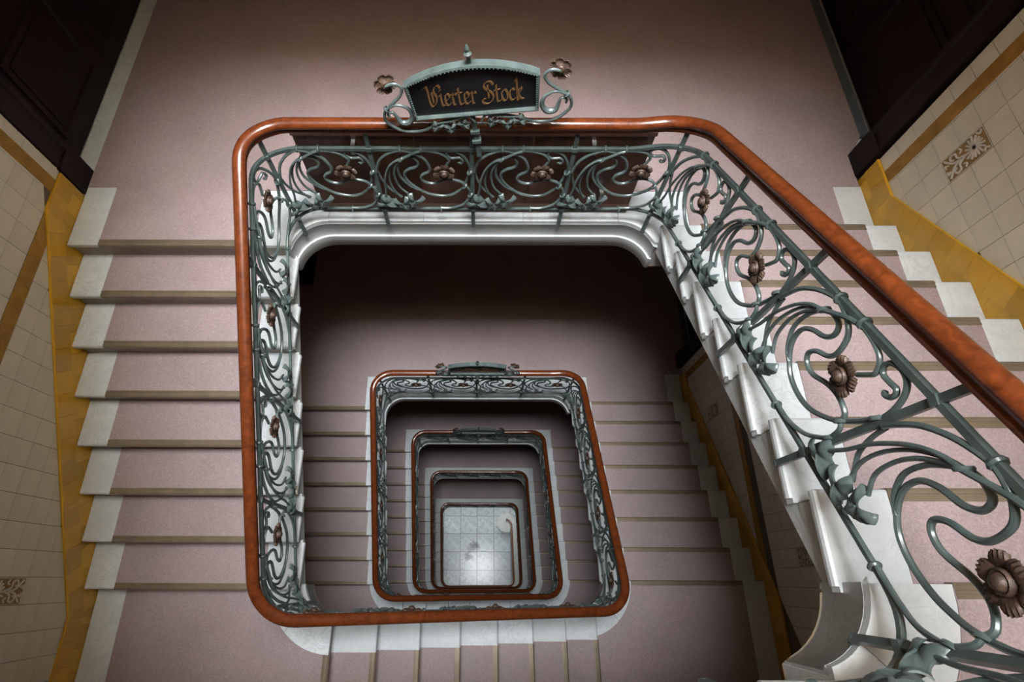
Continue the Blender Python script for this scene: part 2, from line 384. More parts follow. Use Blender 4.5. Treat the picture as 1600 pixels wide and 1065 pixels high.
# ------------------------------------------------------------------ flights
def flight(label, base, n, F, w, mw, eo=0.014, group='flights of marble steps'):
    """n treads; F(k)(u, v, q) -> world, tread k front edge at u = 0, v from the wall to the well"""
    root = thing('stair_flight', label, 'stairs', base, group)
    for k in range(n):
        f = F(k); b = MB()
        prof = [(-g_-0.030, -0.048), (-0.030, -0.048), (-0.030, -r_+0.0005), (-0.060, -r_+0.0005)]
        b.prism(prof, lambda p, q, t: f(p, t, q), 0.0, w-0.004)
        nose = [(-g_-0.028, 0.0), (-0.010, 0.0), (-0.003, -0.004), (0.0, -0.012), (0.0, -0.034), (-0.004, -0.043), (-0.012, -0.048), (-g_-0.028, -0.048)]
        b.prism(nose, lambda p, q, t: f(p, t, q), 0.0, w+eo)
        edge_p = [(w+eo, 0.0), (w+eo+0.010, -0.005), (w+eo+0.014, -0.018), (w+eo+0.013, -0.034), (w+eo+0.008, -0.044), (w+eo, -0.048)]
        b.prism(edge_p, lambda p, q, t: f(t, p, q), -g_-0.010, -0.004)
        st = b.build('step', 'marble', root)
        rb = MB(); rb.prism([(-0.0300,-0.0485),(-0.0245,-0.0485),(-0.0245,-r_+0.0045),(-0.0300,-r_+0.0045)], lambda p, q, t: f(p, t, q), 0.001, w-0.002); rb.build('riser', 'riser_stone', st)
        cb = MB(); cb.prism([(-g_-0.030, 0.0002), (-0.004, 0.0002), (-0.004, 0.004), (-g_-0.030, 0.004)], lambda p, q, t: f(p, t, q), mw, w-MB_WELL)
        cb.build('carpet', 'carpet', st)
        nosing_strip(st, f, mw, w-MB_WELL)
    # raking string and soffit
    f = F(0); L = n*g_; sl = r_/g_
    u0, u1 = -g_-0.030, (n-1)*g_-0.030
    s = MB(); zt = lambda u: -sl*(u+0.03) - r_ - 0.004
    s.prism([(u0, zt(u0)), (u1-0.002, zt(u1)), (u1-0.002, zt(u1)-0.108), (u0, zt(u0)-0.108)], lambda p, q, t: f(p, t, q), 0.002, w-0.008)
    s.build('string', 'marble', root)
    return root
for nm, z, nw, ns, ne in STOREYS:
    upper = nm == 'fifth'
    d = (nw-8)*g_; z2 = z - nw*r_; z3 = z2 - ns*r_
    nice = ORD[nm]
    sw_landing(nm, z2); se_landing(nm, z3)
    north_landing(nm, z, nw, True)
    flight('left flight of mauve-covered marble steps below the %s landing' % nice, (WX+0.7, d-1.2, z2), nw-1,
           lambda k, z=z, d=d: (lambda u, v, q: (WX+v, d-(k+1)*g_-u, z-(k+1)*r_+q)), XW-WX, MB_WALL)
    flight('cross flight joining the left and right flights below the %s landing' % nice, (1.24, -3.0, z3), ns-1,
           lambda k, z2=z2: (lambda u, v, q: (XS0+(k+1)*g_+u, SY+v, z2-(k+1)*r_+q)), YS-SY, MB_WALL, 0.002)
    flight('right flight of steps rising above the fourth-floor landing' if upper else 'right flight of mauve-covered steps, lower end of the flights below the %s landing' % nice,
           (EX-0.7, -1.0, z3-ne*r_), ne-1,
           lambda k, z3=z3: (lambda u, v, q: (EX-v, YE0+(k+1)*g_+u, z3-(k+1)*r_+q)), EX-XE, 0.20)

# ------------------------------------------------------------------ ground floor
gf = MB(); gf.box(-2.2, 4.7, SY-0.3, NY+0.3, GZ-0.3, GZ-0.02)
gfo = struct(gf.build('floor', 'grout'), 'white marble slab floor at the bottom of the stairwell', 'floor')
T = 0.662
tme = MB(); tme.box(0.006, T-0.006, 0.006, T-0.006, -0.02, 0.0); tme = tme.mesh('slab', 'floor_marble')
for i in range(-2, 6):
    for j in range(-4, 4):
        link('slab', tme, gfo, Matrix.Translation((-0.18+i*T, -0.38+j*T, GZ)))
#__PART2__
# ------------------------------------------------------------------ railings
INS = 0.035; RB = RC - INS
class Path:
    def __init__(self, yN, yN2, end='north'):
        P = []; self.marks = []
        x0, x1, y0 = XW+INS, XE-INS, YS+INS; n0, n2 = yN-INS, yN2-INS
        def A(cx, cy, a0, a1, k): P.extend(arc(cx, cy, RB, a0, a1, k))
        def Ln(a, b, k): P.extend([(a[0]+(b[0]-a[0])*i/k, a[1]+(b[1]-a[1])*i/k) for i in range(1, k)])
        A(x1-RB, n0-RB, 45, 90, 5); Ln((x1-RB, n0), (x0+RB, n0), 40); A(x0+RB, n0-RB, 90, 180, 10)
        Ln((x0, n0-RB), (x0, y0+RB), 40); A(x0+RB, y0+RB, 180, 270, 10); Ln((x0+RB, y0), (x1-RB, y0), 40); A(x1-RB, y0+RB, 270, 360, 10)
        if end == 'north': Ln((x1, y0+RB), (x1, n2-RB), 40); A(x1-RB, n2-RB, 0, 45, 5)
        else: Ln((x1, y0+RB), (x1, -0.16), 36); P.extend(arc(x1-0.24, -0.16, 0.24, 0, 75, 8))
        self.p = P; s = [0.0]
        for i in range(1, len(P)): s.append(s[-1] + math.dist(P[i], P[i-1]))
        self.s = s; self.L = s[-1]
        h = RB*PI/4
        LN = 2*h + (x1-x0-2*RB); LW = 2*h + (n0-y0-2*RB); LS = LN
        self.c = [0, LN, LN+LW, LN+LW+LS, self.L]
    def at(self, q):
        s = self.s; q = max(0.0, min(self.L-1e-6, q)); lo, hi = 0, len(s)-1
        while hi-lo > 1:
            m = (lo+hi)//2
            if s[m] <= q: lo = m
            else: hi = m
        t = (q-s[lo])/(s[hi]-s[lo]); a, b = self.p[lo], self.p[hi]
        def tg(i):
            u, v = self.p[max(i-1,0)], self.p[min(i+1,len(self.p)-1)]; d = Vector((v[0]-u[0], v[1]-u[1])); return d.normalized()
        T_ = (tg(lo)*(1-t) + tg(hi)*t).normalized()
        return Vector((a[0]+(b[0]-a[0])*t, a[1]+(b[1]-a[1])*t, 0)), Vector((T_.x, T_.y, 0)), Vector((-T_.y, T_.x, 0))
def rampf(x, w=0.16): return 0 if x <= -w else (x if x >= w else (x+w)**2/(4*w))
def sstep(x, a, b):
    t = max(0, min(1, (x-a)/(b-a))); return t*t*(3-2*t)
class Rail:
    def __init__(self, z0, drop, path, prev=True):
        self.z0, self.P = z0, path; self.s1 = path.c[1]; self.sl = drop/(path.L-self.s1); self.prev = prev
    def pitch(self, s):
        L = self.P.L
        zz = self.z0 - self.sl*(rampf(s-self.s1) - rampf(s-L))
        if self.prev: zz += 0.559*rampf(-s)
        return zz
    def blend(self, s):
        t = sstep(s, self.s1-0.12, self.s1+0.22)
        if self.prev: t = max(t, 1-sstep(s, -0.22, 0.30))
        t = min(t, 1-sstep(s, self.P.L-0.22, self.P.L+0.30) if s > self.P.L-0.3 else 1)
        return t
    def z(self, s, key):
        a, b = {'rail':(0.905,0.985), 'top':(0.72,0.822), 'bot':(0.16,0.190), 'foot':(-0.035,-0.025)}[key]
        return self.pitch(s) + a + (b-a)*self.blend(s)
    def pt(self, s, z, off=0.0):
        p, t, n = self.P.at(s); return Vector((p.x+n.x*off, p.y+n.y*off, z))
    def sweep(self, key, prof, s0, s1, ds):
        k = max(2, int((s1-s0)/ds)); rings = []
        for i in range(k+1):
            s = s0 + (s1-s0)*i/k; p, t, n = self.P.at(s); zz = self.z(s, key)
            e = 0.02; dz = (self.z(min(s+e, self.P.L), key)-self.z(max(s-e,0), key))/(min(s+e,self.P.L)-max(s-e,0))
            up = (Vector((0,0,1)) - t*dz).normalized()
            rings.append([Vector((p.x, p.y, zz)) + n*o + up*h for o, h in prof])
        b = MB(); b.loft(rings); return b
rail_prof = [(0.0,0.034),(0.013,0.0325),(0.025,0.026),(0.033,0.015),(0.0355,0.003),(0.031,-0.006),(0.021,-0.009),(0.015,-0.013),(0.015,-0.023),(0.021,-0.028),(0.0225,-0.036),(0.020,-0.045),(0.010,-0.049)]
rail_prof = rail_prof + [(-o, h) for o, h in rail_prof[::-1][:-1]]
bar_prof = [(0.010,0.011),(0.010,-0.011),(-0.010,-0.011),(-0.010,0.011)]
low_prof = [(0.008,0.008),(0.008,-0.008),(-0.008,-0.008),(-0.008,0.008)]
CURVES = [  # (points (a, b), depth offset, radius)
 ([(0.022,0.654),(0.035,0.722),(0.075,0.833),(0.148,0.916),(0.23,0.965),(0.305,0.985),(0.382,0.967),(0.46,0.923),(0.525,0.855),(0.567,0.737),(0.555,0.663),(0.487,0.613),(0.468,0.546),(0.515,0.488),(0.598,0.471),(0.7,0.523),(0.792,0.531),(0.887,0.492),(0.92,0.428)], 0.004, 0.0092),
 ([(0.028,0.649),(0.048,0.528),(0.097,0.384),(0.165,0.285),(0.227,0.209)], -0.006, 0.0080),
 ([(0.042,0.209),(0.072,0.352),(0.088,0.535),(0.142,0.716),(0.218,0.824),(0.292,0.859)], 0.010, 0.0072),
 ([(0.213,0.205),(0.150,0.353),(0.132,0.526),(0.164,0.697),(0.228,0.806),(0.293,0.855)], -0.004, 0.0072),
 ([(0.315,0.272),(0.228,0.405),(0.196,0.57),(0.208,0.700),(0.250,0.797),(0.293,0.853)], 0.004, 0.0072),
 ([(0.293,0.858),(0.353,0.878),(0.422,0.852),(0.455,0.78),(0.428,0.717),(0.345,0.677),(0.298,0.606),(0.318,0.491),(0.398,0.373),(0.512,0.276),(0.645,0.233),(0.765,0.248),(0.857,0.327),(0.908,0.409),(0.95,0.528),(0.972,0.655)], -0.006, 0.0095),
 ([(0.288,0.850),(0.262,0.790),(0.240,0.690),(0.257,0.551),(0.338,0.416),(0.425,0.346)], -0.003, 0.0085),
 ([(0.293,0.858),(0.373,0.918),(0.445,0.965),(0.505,0.985)], 0.010, 0.0090),
 ([(0.505,0.985),(0.585,0.975),(0.667,0.95),(0.723,0.912),(0.768,0.843),(0.757,0.796),(0.73,0.739)], 0.003, 0.0085),
 ([(0.985,0.655),(0.965,0.772),(0.923,0.876),(0.87,0.942),(0.807,0.968),(0.757,0.950),(0.752,0.905),(0.788,0.864),(0.838,0.862),(0.877,0.866),(0.903,0.838),(0.903,0.799),(0.88,0.786),(0.868,0.803)], -0.002, 0.0088),
 ([(0.643,0.028),(0.772,0.032),(0.893,0.099),(0.955,0.206),(0.975,0.285),(0.957,0.382),(0.92,0.428)], 0.005, 0.0085),
]
RINGS = [(0.293,0.858),(0.975,0.656),(0.917,0.428),(0.975,0.275)]
TOPS = [0.30, 0.505]; BOTS = [0.643]
LEAVES = [((0.055,0.140),0.9,1.05), ((0.235,0.125),0.2,0.95), ((0.360,0.175),-0.35,1.0)]
# template meshes: flower, leaf, ring
def flower_mesh(name='flower', hi=True, cup=1.0):
    b = MB(); R = 0.069; npet = 6; nr, nt = (4, 5) if hi else (2, 3)
    for k in range(npet):
        a0 = 2*PI*k/npet + 0.25
        rows = []
        for i in range(nr+1):
            u = i/nr; row = []
            wd = 0.62*math.sin(PI*min(1, 0.34+0.44*u))**0.7
            for j in range(-nt, nt+1):
                t = j/nt; an = a0 + t*wd*(1.05-0.22*u); rr = R*(0.36+0.64*u)*(1-0.10*t*t*u - (0.08 if (abs(j) == 1 and i == nr) else 0))
                h = (0.008 + (0.003 if k % 2 else 0.0) + 0.014*math.sin(PI*u*0.80)*(1-0.45*t*t) - 0.002*u + 0.0022*math.cos(5*t*PI)*u)*cup
                row.append((rr*math.cos(an), rr*math.sin(an), h))
            rows.append(row)
        n = 2*nt+1
        top = [p for row in rows for p in row]; bot = [(x*0.97, y*0.97, h-0.006) for x, y, h in top]; off = len(top)
        fs = []
        for i in range(nr):
            for j in range(n-1):
                q = (i*n+j, i*n+j+1, (i+1)*n+j+1, (i+1)*n+j); fs.append(q); fs.append(tuple(off+x for x in q[::-1]))
        border = [i*n for i in range(nr+1)] + [nr*n+j for j in range(1, n)] + [i*n+n-1 for i in range(nr-1, -1, -1)]
        for a, c_ in zip(border, border[1:]): fs.append((a, c_, off+c_, off+a))
        b.add(top+bot, fs)
    b.lathe([(0.029,0.012),(0.030,0.021),(0.026,0.027),(0.021,0.024),(0.020,0.030),(0.016,0.037),(0.009,0.041),(0.001,0.042)], n=14 if hi else 8)
    b.lathe([(0.001,-0.006),(0.018,-0.004),(0.026,0.006),(0.030,0.014)], n=14 if hi else 8)
    return b.mesh(name, 'bronze', True)
def leaf_mesh(name='leaf', hi=True):
    """lobed lily leaf: stalk at the origin, blade hanging down -y, edges curled"""
    b = MB(); nt, nr = (33, 6) if hi else (13, 2); top = []
    for i in range(nr+1):
        u = i/nr
        for j in range(nt):
            a = -PI*0.80 + 2*PI*0.80*j/(nt-1)
            lob = 0.86 + 0.14*math.cos(3*a) + 0.05*math.cos(6*a) + 0.03*math.cos(12*a)*u
            rr = 0.058*lob*u
            h = 0.006 + 0.020*u*(1-u)*2*(0.6+0.4*math.cos(3*a)) - 0.012*u**3 + 0.004*math.cos(9*a)*u*u
            top.append((rr*math.sin(a)*1.02, 0.004-rr*math.cos(a)*1.25, h))
    bot = [(x, y, h-0.006) for x, y, h in top]; off = len(top); fs = []
    for i in range(nr):
        for j in range(nt-1):
            q = (i*nt+j, i*nt+j+1, (i+1)*nt+j+1, (i+1)*nt+j); fs.append(q); fs.append(tuple(off+x for x in q[::-1]))
    border = [nr*nt+j for j in range(nt)] + [i*nt+nt-1 for i in range(nr-1, -1, -1)] + [i*nt for i in range(1, nr+1)]
    for a, c_ in zip(border, border[1:]): fs.append((a, c_, off+c_, off+a))
    b.add(top+bot, fs)
    b.tube([(0,-0.045,0.012),(0,-0.02,0.016),(0,0.004,0.011)], 0.0032, 5)
    return b.mesh(name, 'iron', True)
def ring_mesh(name, R, r, n=14, m=6, sx=1.0):
    b = MB(); fs = []; v = []
    for i in range(n):
        a = 2*PI*i/n
        for j in range(m):
            c_ = 2*PI*j/m; v.append(((R+r*math.cos(c_))*math.cos(a)*sx, (R+r*math.cos(c_))*math.sin(a), r*1.3*math.sin(c_)))
    for i in range(n):
        for j in range(m): fs.append((i*m+j, ((i+1)%n)*m+j, ((i+1)%n)*m+(j+1)%m, i*m+(j+1)%m))
    b.add(v, fs); return b.mesh(name, 'iron', True)
FL_HI, FL_LO = flower_mesh('flower', True), flower_mesh('flower', False)
LF_HI, LF_LO = leaf_mesh('leaf', True), leaf_mesh('leaf', False)
RING = ring_mesh('collar', 0.019, 0.0055); BEAD = ring_mesh('collar', 0.0165, 0.006)
def frame(p, x, y, zc, sc=1.0):
    m = Matrix.Identity(4)
    for i in range(3): m[i][0], m[i][1], m[i][2], m[i][3] = x[i]*sc, y[i]*sc, zc[i]*sc, p[i]
    return m
def panel(rail, root, sa, sb, lod):
    """scroll panel between two balusters; sa < sb along the path, a = 0 at sb (left, seen from the well)"""
    def ab(a, b, off=0.0):
        s = sb + (sa-sb)*a; zb, zt = rail.z(s, 'bot'), rail.z(s, 'top'); return rail.pt(s, zb+(zt-zb)*b, off)
    mb = MB(); sides, sub = {0:(8,5), 1:(6,4), 2:(4,2)}[lod]
    for pts, off, rad in CURVES:
        if lod == 2 and rad < 0.0075: continue
        cc = catmull(pts, sub); P3 = [ab(a, b, off) for a, b in cc]
        refs = [rail.P.at(sb+(sa-sb)*a)[2] for a, b in cc]
        mb.tube(P3, rad, sides, refs)
    o = mb.build('scroll_panel', 'iron', root, True)
    def put(me, name, a, b, off, kind, sc=1.0, rot=0.0):
        s = sb+(sa-sb)*a; p, t, n = rail.P.at(s); pos = ab(a, b, off)
        x = -t; up = Vector((0,0,1))
        ds = 0.03; dz = rail.z(s-ds, 'bot')-rail.z(s+ds, 'bot')
        xs = Vector((x.x, x.y, dz/(2*ds))).normalized(); ups = n.cross(xs).normalized()
        if ups.z < 0: ups = -ups
        if kind == 'face':
            cx = xs*math.cos(rot)+ups*math.sin(rot); cy = -xs*math.sin(rot)+ups*math.cos(rot); zc = cx.cross(cy)
            m = frame(pos, cx, cy, zc, sc)
        elif kind == 'bar': m = frame(pos, n, ups, n.cross(ups), sc)
        else: m = frame(pos, n, (xs*0.6+ups*0.8).normalized(), n.cross((xs*0.6+ups*0.8).normalized()), sc)
        link(name, me, o, m)
    if lod <= 1:
        put(FL_HI if lod == 0 else FL_LO, 'flower', 0.715, 0.685, 0.012, 'face', 1.0, random.uniform(-0.5, 0.5))
        for (a, b), rot, sc in LEAVES: put(LF_HI if lod == 0 else LF_LO, 'leaf', a, b, 0.014, 'face', sc*1.05, rot+random.uniform(-0.15, 0.15))
    if lod == 0:
        for k, (a, b) in enumerate(RINGS): put(RING, 'collar', a, b, 0.002, 'ring', 1.0)
        for a in TOPS: put(BEAD, 'collar', a, 1.0, 0.0, 'bar', 1.05)
        for a in BOTS: put(BEAD, 'collar', a, 0.0, 0.0, 'bar', 0.95)
    return o
def railing(nm, z, nw, ns, ne, nxt_nw, lod, label, last=False, first=0):
    P = Path(y_north(nw), y_north(nxt_nw), 'curl' if last else 'north')
    R_ = Rail(z, (nw+ns+ne)*r_ - (0.10 if last else 0), P, nm != 'sixth')
    root = thing('stair_railing', label, 'railing', (XW+INS, -1.0, z-nw*r_), 'wrought iron stair railings')
    ds = {0:0.03, 1:0.05, 2:0.08}[lod]; q0 = P.c[first]
    R_.sweep('rail', rail_prof, q0, P.L, ds).build('handrail', 'rail_wood', root, True)
    R_.sweep('top', bar_prof, q0, P.L, ds).build('top_bar', 'iron', root)
    R_.sweep('bot', low_prof, q0, P.L, ds).build('bottom_bar', 'iron', root)
    S = []
    for k in range(first, 4):
        for j in range(4): S.append(P.c[k] + (P.c[k+1]-P.c[k])*j/4)
    if last: S.append(P.L-0.02)
    for i, s in enumerate(S):
        p, t, n = P.at(s); b = MB(); z0, z1 = R_.z(s, 'foot'), R_.z(s, 'rail')-0.038
        w2, d2 = 0.012, 0.008
        rings = [[(p + t*a*w2 + n*c_*d2 + Vector((0,0,1))*zz) for a, c_ in ((1,1),(1,-1),(-1,-1),(-1,1))] for zz in (z0, z1)]
        b.loft([[tuple(q) for q in rg] for rg in rings])
        if lod < 2:
            f = Vector((p.x, p.y, z0))
            b.tube([f+Vector((0,0,0.012)), f+Vector((0,0,-0.008))-n*0.004, f-n*0.018+Vector((0,0,-0.010)), f-n*0.034+Vector((0,0,-0.004)), f-n*0.040+Vector((0,0,-0.004))], 0.010, 6, t)
            q = f - n*0.020 + Vector((0,0,-0.012)); b.lathe([(0.002,-0.020),(0.012,-0.016),(0.017,-0.004),(0.014,0.008),(0.004,0.014)], q, 8)
            for key in ('top', 'bot'):
                zz = R_.z(s, key); b.box(p.x-0.015, p.x+0.015, p.y-0.015, p.y+0.015, zz-0.014, zz+0.014)
        b.build('baluster', 'iron', root)
    E_ = S + ([] if last else [P.L])
    for a, b_ in zip(E_, E_[1:]): panel(R_, root, a, b_, lod)
    return root, R_
LODS = {'sixth':2, 'fifth':0, 'fourth':0, 'third':1, 'second':2, 'first':2, 'mezzanine':2}
RL = {'sixth':'green iron railing of the topmost flights above the viewer',
      'fifth':'wrought iron railing with bronze flowers along the near right flight',
      'fourth':'outermost green iron railing with polished wooden handrail, under the legible name board',
      'third':'second railing inwards, around the stairwell one storey below',
      'second':'third railing inwards down the stairwell, red-brown handrail',
      'first':'fourth railing inwards down the stairwell, dark handrail',
      'mezzanine':'innermost dark handrail ending in a curl above the white floor'}
RAILS = {}
for i, (nm, z, nw, ns, ne) in enumerate(STOREYS):
    nxt = STOREYS[i+1][2] if i+1 < len(STOREYS) else 8
    RAILS[nm] = railing(nm, z, nw, ns, ne, nxt, LODS[nm], RL[nm], i == len(STOREYS)-1)
# invented glazed screen, added to go with the ground-floor fill lamp
w = MB()
for i in range(5): x = -0.56+3.6*i/4; w.box(x-0.03, x+0.03, NY-0.03, NY-0.001, GZ+0.55, GZ+2.85)
for zz in (0.55, 1.7, 2.85): w.box(-0.56, 3.04, NY-0.03, NY-0.001, GZ+zz-0.03, GZ+zz+0.03)
wn = struct(w.build('added_window_2', 'white_frame'), 'unseen glazed screen added with the fill lamp on the ground floor', 'window')
for i in range(4):
    for zz in (0.58, 1.73): box_obj('pane', 'glass', -0.56+0.9*i+0.03, -0.56+0.9*(i+1)-0.03, NY-0.015, NY-0.008, GZ+zz, GZ+zz+1.09, wn)
# round bottom step on the ground floor
b = MB(); b.lathe([(0.001,0.0),(0.34,0.0),(0.34,0.10),(0.36,0.115),(0.36,0.15),(0.001,0.155)], (2.30, 0.02, GZ), 24)
tag(b.build('curtail_step', 'marble', None, True), 'round white stone bottom step under the curled handrail end', 'step')

# ------------------------------------------------------------------ tiled dado, skirting and bands
sl = r_/g_
def tile_prism(parent, name, poly, x, face, th, m):
    if len(poly) < 3 or parea(poly) < 1.5e-4: return
    b = MB(); b.prism(poly, YZX, x, x+face*th); return b.build(name, m, parent)
_cache = {}
def wall_tiles(parent, x, face, half, oy, oz, ymin, ymax, zmin, zmax, skip=(), T=0.152):
    i0, i1 = math.floor((ymin-oy)/T), math.ceil((ymax-oy)/T); j0, j1 = math.floor((zmin-oz)/T), math.ceil((zmax-oz)/T)
    key = ('t', face)
    if key not in _cache:
        q = MB(); q.prism([(0.0016,0.0016),(T-0.0016,0.0016),(T-0.0016,T-0.0016),(0.0016,T-0.0016)], YZX, 0, face*0.007); _cache[key] = q.mesh('wall_tile', 'cream_tile')
    H = list(half) + [(-1,0,-ymin),(1,0,ymax),(0,-1,-zmin),(0,1,zmax)]
    for i in range(i0, i1):
        for j in range(j0, j1):
            y, z = oy+i*T, oz+j*T
            if any(a-0.01 < y and y+T < b_+0.01 and c_-0.01 < z and z+T < d+0.01 for a, b_, c_, d in skip): continue
            e = 0.0016; full = [(y+e,z+e),(y+T-e,z+e),(y+T-e,z+T-e),(y+e,z+T-e)]
            pl = clip(full, H)
            if not pl: continue
            if abs(parea(pl)-parea(full)) < 1e-7: link('wall_tile', _cache[key], parent, Matrix.Translation((x, y, z)))
            else: tile_prism(parent, 'wall_tile', pl, x, face, 0.007, 'cream_tile')
def band(parent, x, face, y0, y1, z0, z1, vert):
    """ribbed ochre band tile run"""
    n = max(1, round((z1-z0 if vert else y1-y0)/0.152))
    for k in range(n):
        if vert: a0, a1 = z0+(z1-z0)*k/n+0.001, z0+(z1-z0)*(k+1)/n-0.001; c0, c1 = y0, y1
        else: a0, a1 = y0+(y1-y0)*k/n+0.001, y0+(y1-y0)*(k+1)/n-0.001; c0, c1 = z0, z1
        prof = []; m = 8
        for q in range(m):
            p = c0+(c1-c0)*q/m; st = (c1-c0)/m
            prof += [(p, 0.004), (p+0.15*st, 0.011), (p+0.75*st, 0.011), (p+0.9*st, 0.004)]
        prof += [(c1, 0.004), (c1, 0.0), (c0, 0.0)]
        b = MB()
        if vert: b.prism(prof, lambda p, q, t: (x+face*q, p, t), a0, a1)
        else: b.prism(prof, lambda p, q, t: (x+face*q, t, p), a0, a1)
        b.build('band_tile', 'band_tile', parent)
def skirting(parent, x, face, th, pts, down=0.30, T=0.152, row=0.142):
    """yellow glazed skirting under the polyline pts (y, z) of its top edge; two rows of tiles and a bull-nosed top"""
    for si in range(len(pts)-1):
        (y0, z0), (y1, z1) = pts[si], pts[si+1]
        L = math.dist((y0,z0), (y1,z1)); u = ((y1-y0)/L, (z1-z0)/L); nrm = (-u[1], u[0]) if u[0] < 0 else (u[1], -u[0])
        if nrm[1] > 0: nrm = (-nrm[0], -nrm[1])
        half = [(-1,0,-min(y0,y1)-0.0006), (1,0,max(y0,y1)-0.0006)]
        n = max(1, round(L/T))
        for rr in range(2):
            v0, v1 = (0.0, row) if rr == 0 else (row+0.001, row+0.001+0.16)
            for k in range(-2, n+3):
                s0, s1 = L*k/n+0.0008+(0.05 if rr else 0), L*(k+1)/n-0.0008+(0.05 if rr else 0)
                q = [(y0+u[0]*s+nrm[0]*v, z0+u[1]*s+nrm[1]*v) for s, v in ((s0,v0),(s1,v0),(s1,v1),(s0,v1))]
                tile_prism(parent, 'skirting_tile', clip(q, half), x, face, th-(0.0 if rr == 0 else 0.003), 'yellow_tile')
        b = MB(); b.tube([(x+face*(th-0.008), y0, z0-0.004), (x+face*(th-0.008), y1, z1-0.004)], 0.009, 8); b.build('skirting_cap', 'yellow_tile', parent, True)
wl, wr = bpy.data.objects['wall_left'], bpy.data.objects['wall_right']
def rel_tile(parent, x, face, y0, z0, T=0.152):
    """carved two-tile ornament: shell flower and scrolls; y0 is the top right corner seen from inside"""
    b = MB(); b.prism([(y0+0.001,z0+0.001),(y0+T-0.001,z0+0.001),(y0+T-0.001,z0+2*T-0.001),(y0+0.001,z0+2*T-0.001)], YZX, x, x+face*0.006)
    root = b.build('relief_tile', 'relief_ochre', parent)
    X = x+face*0.007; b = MB(); cy = y0+T/2
    def tb(pts, rad=0.0035): b.tube([(X, p, q) for p, q in catmull(pts, 4)], rad, 5, (1,0,0))
    e = 0.004; tb([(y0+e,z0+e),(y0+e,z0+2*T-e)], 0.002); tb([(y0+T-e,z0+e),(y0+T-e,z0+2*T-e)], 0.002); tb([(y0+e,z0+e),(y0+T-e,z0+e)], 0.002); tb([(y0+e,z0+2*T-e),(y0+T-e,z0+2*T-e)], 0.002)
    fz = z0+T*1.42
    for k in range(15):
        a = PI*2*k/15; rr = 0.064+0.006*math.cos(3*a)
        tb([(cy, fz), (cy+0.5*rr*math.cos(a), fz+0.5*rr*math.sin(a)), (cy+0.95*rr*math.cos(a+0.1), fz+0.98*rr*math.sin(a+0.1))], 0.0065)
    for s in (-1, 1):
        tb([(cy, fz-0.06), (cy+s*0.020, z0+0.105), (cy+s*0.052, z0+0.100), (cy+s*0.058, z0+0.070), (cy+s*0.035, z0+0.060), (cy+s*0.026, z0+0.080)], 0.006)
        tb([(cy, z0+0.120), (cy+s*0.012, z0+0.070), (cy+s*0.040, z0+0.040), (cy+s*0.060, z0+0.022)], 0.0065)
        tb([(cy+s*0.062, z0+0.130), (cy+s*0.045, z0+0.142), (cy+s*0.035, z0+0.125)], 0.005)
        tb([(cy+s*0.020, z0+0.040), (cy+s*0.030, z0+0.016), (cy+s*0.010, z0+0.018)], 0.0055)
        tb([(cy+s*0.060, z0+2*T-0.014), (cy+s*0.048, z0+2*T-0.035), (cy+s*0.064, z0+2*T-0.050)], 0.006)
    b.build('carving', 'relief_white', root, True)
T_ = 0.152
def grout(parent, x, face, y0, y1, z0, z1): box_obj('grout_bed', 'grout', min(x, x+face*0.0035), max(x, x+face*0.0035), y0, y1, z0, z1, parent)
# left wall beside the fourth-floor flight
grout(wl, -1.497, 1, SY, 0.405, -8*r_, 0.14); grout(wl, -1.497, 1, -1.95, 0.415, 0.141, 1.15)
grout(wr, 3.988, -1, -1.15, 0.56, 0.0, 1.75); grout(wr, 3.988, -1, SY, -0.5, -Z5, -1.3); grout(wr, 3.988, -1, -0.499, 0.45, -Z5, -16*r_+0.1)
xl = -1.497; SLW = 0.169
hi, lo = 0.237, -8*r_+0.237
yb0 = (hi-SLW)/sl; yb1 = (lo-SLW)/sl
skirting(wl, xl, 1, 0.024, [(0.405, hi), (yb0, hi), (yb1, lo), (SY, lo)])
slope_w = [(sl, -1, -SLW)]                       # z >= sl*y + SLW
band(wl, xl, 1, 0.252, 0.345, hi, 1.6, True)
band(wl, xl, 1, -1.9, 0.10, 0.128, 0.226, False)
wall_tiles(wl, xl, 1, [], 0.345, hi+0.003, 0.345, 0.415, hi+0.003, 1.5)
wall_tiles(wl, xl, 1, slope_w, 0.085, 0.232, -1.95, 0.252, 0.232, 1.15)
deco_y, deco_z = -2.162, -0.612
wall_tiles(wl, xl, 1, slope_w + [(0,-1,-lo)], -2.162+T_*20, deco_z-T_*4, SY, 0.02, lo-0.01, 0.122, skip=[(deco_y, deco_y+T_, deco_z, deco_z+2*T_)])
rel_tile(wl, xl, 1, deco_y, deco_z)
# right wall beside the upper right flight
xr = 3.988; SRT = r_+0.06*sl+0.155               # z of skirting top = SRT - sl*y
hr = 0.21
skirting(wr, xr, -1, 0.026, [(0.56, hr), ((SRT-hr)/sl, hr), (-1.9, SRT+sl*1.9)])
slope_r = [(-sl, -1, -SRT)]                      # z >= SRT - sl*y
band(wr, xr, -1, 0.368, 0.457, hr, 1.75, True)
wall_tiles(wr, xr, -1, [], 0.457, hr, 0.457, 0.56, hr, 1.75)
dy_, dz_ = 0.052, 0.592
wall_tiles(wr, xr, -1, slope_r + [(0,-1,-hr)], dy_-T_*12, dz_-T_*6, -1.15, 0.368, hr, 1.75, skip=[(dy_, dy_+T_, dz_, dz_+2*T_)])
rel_tile(wr, xr, -1, dy_, dz_)
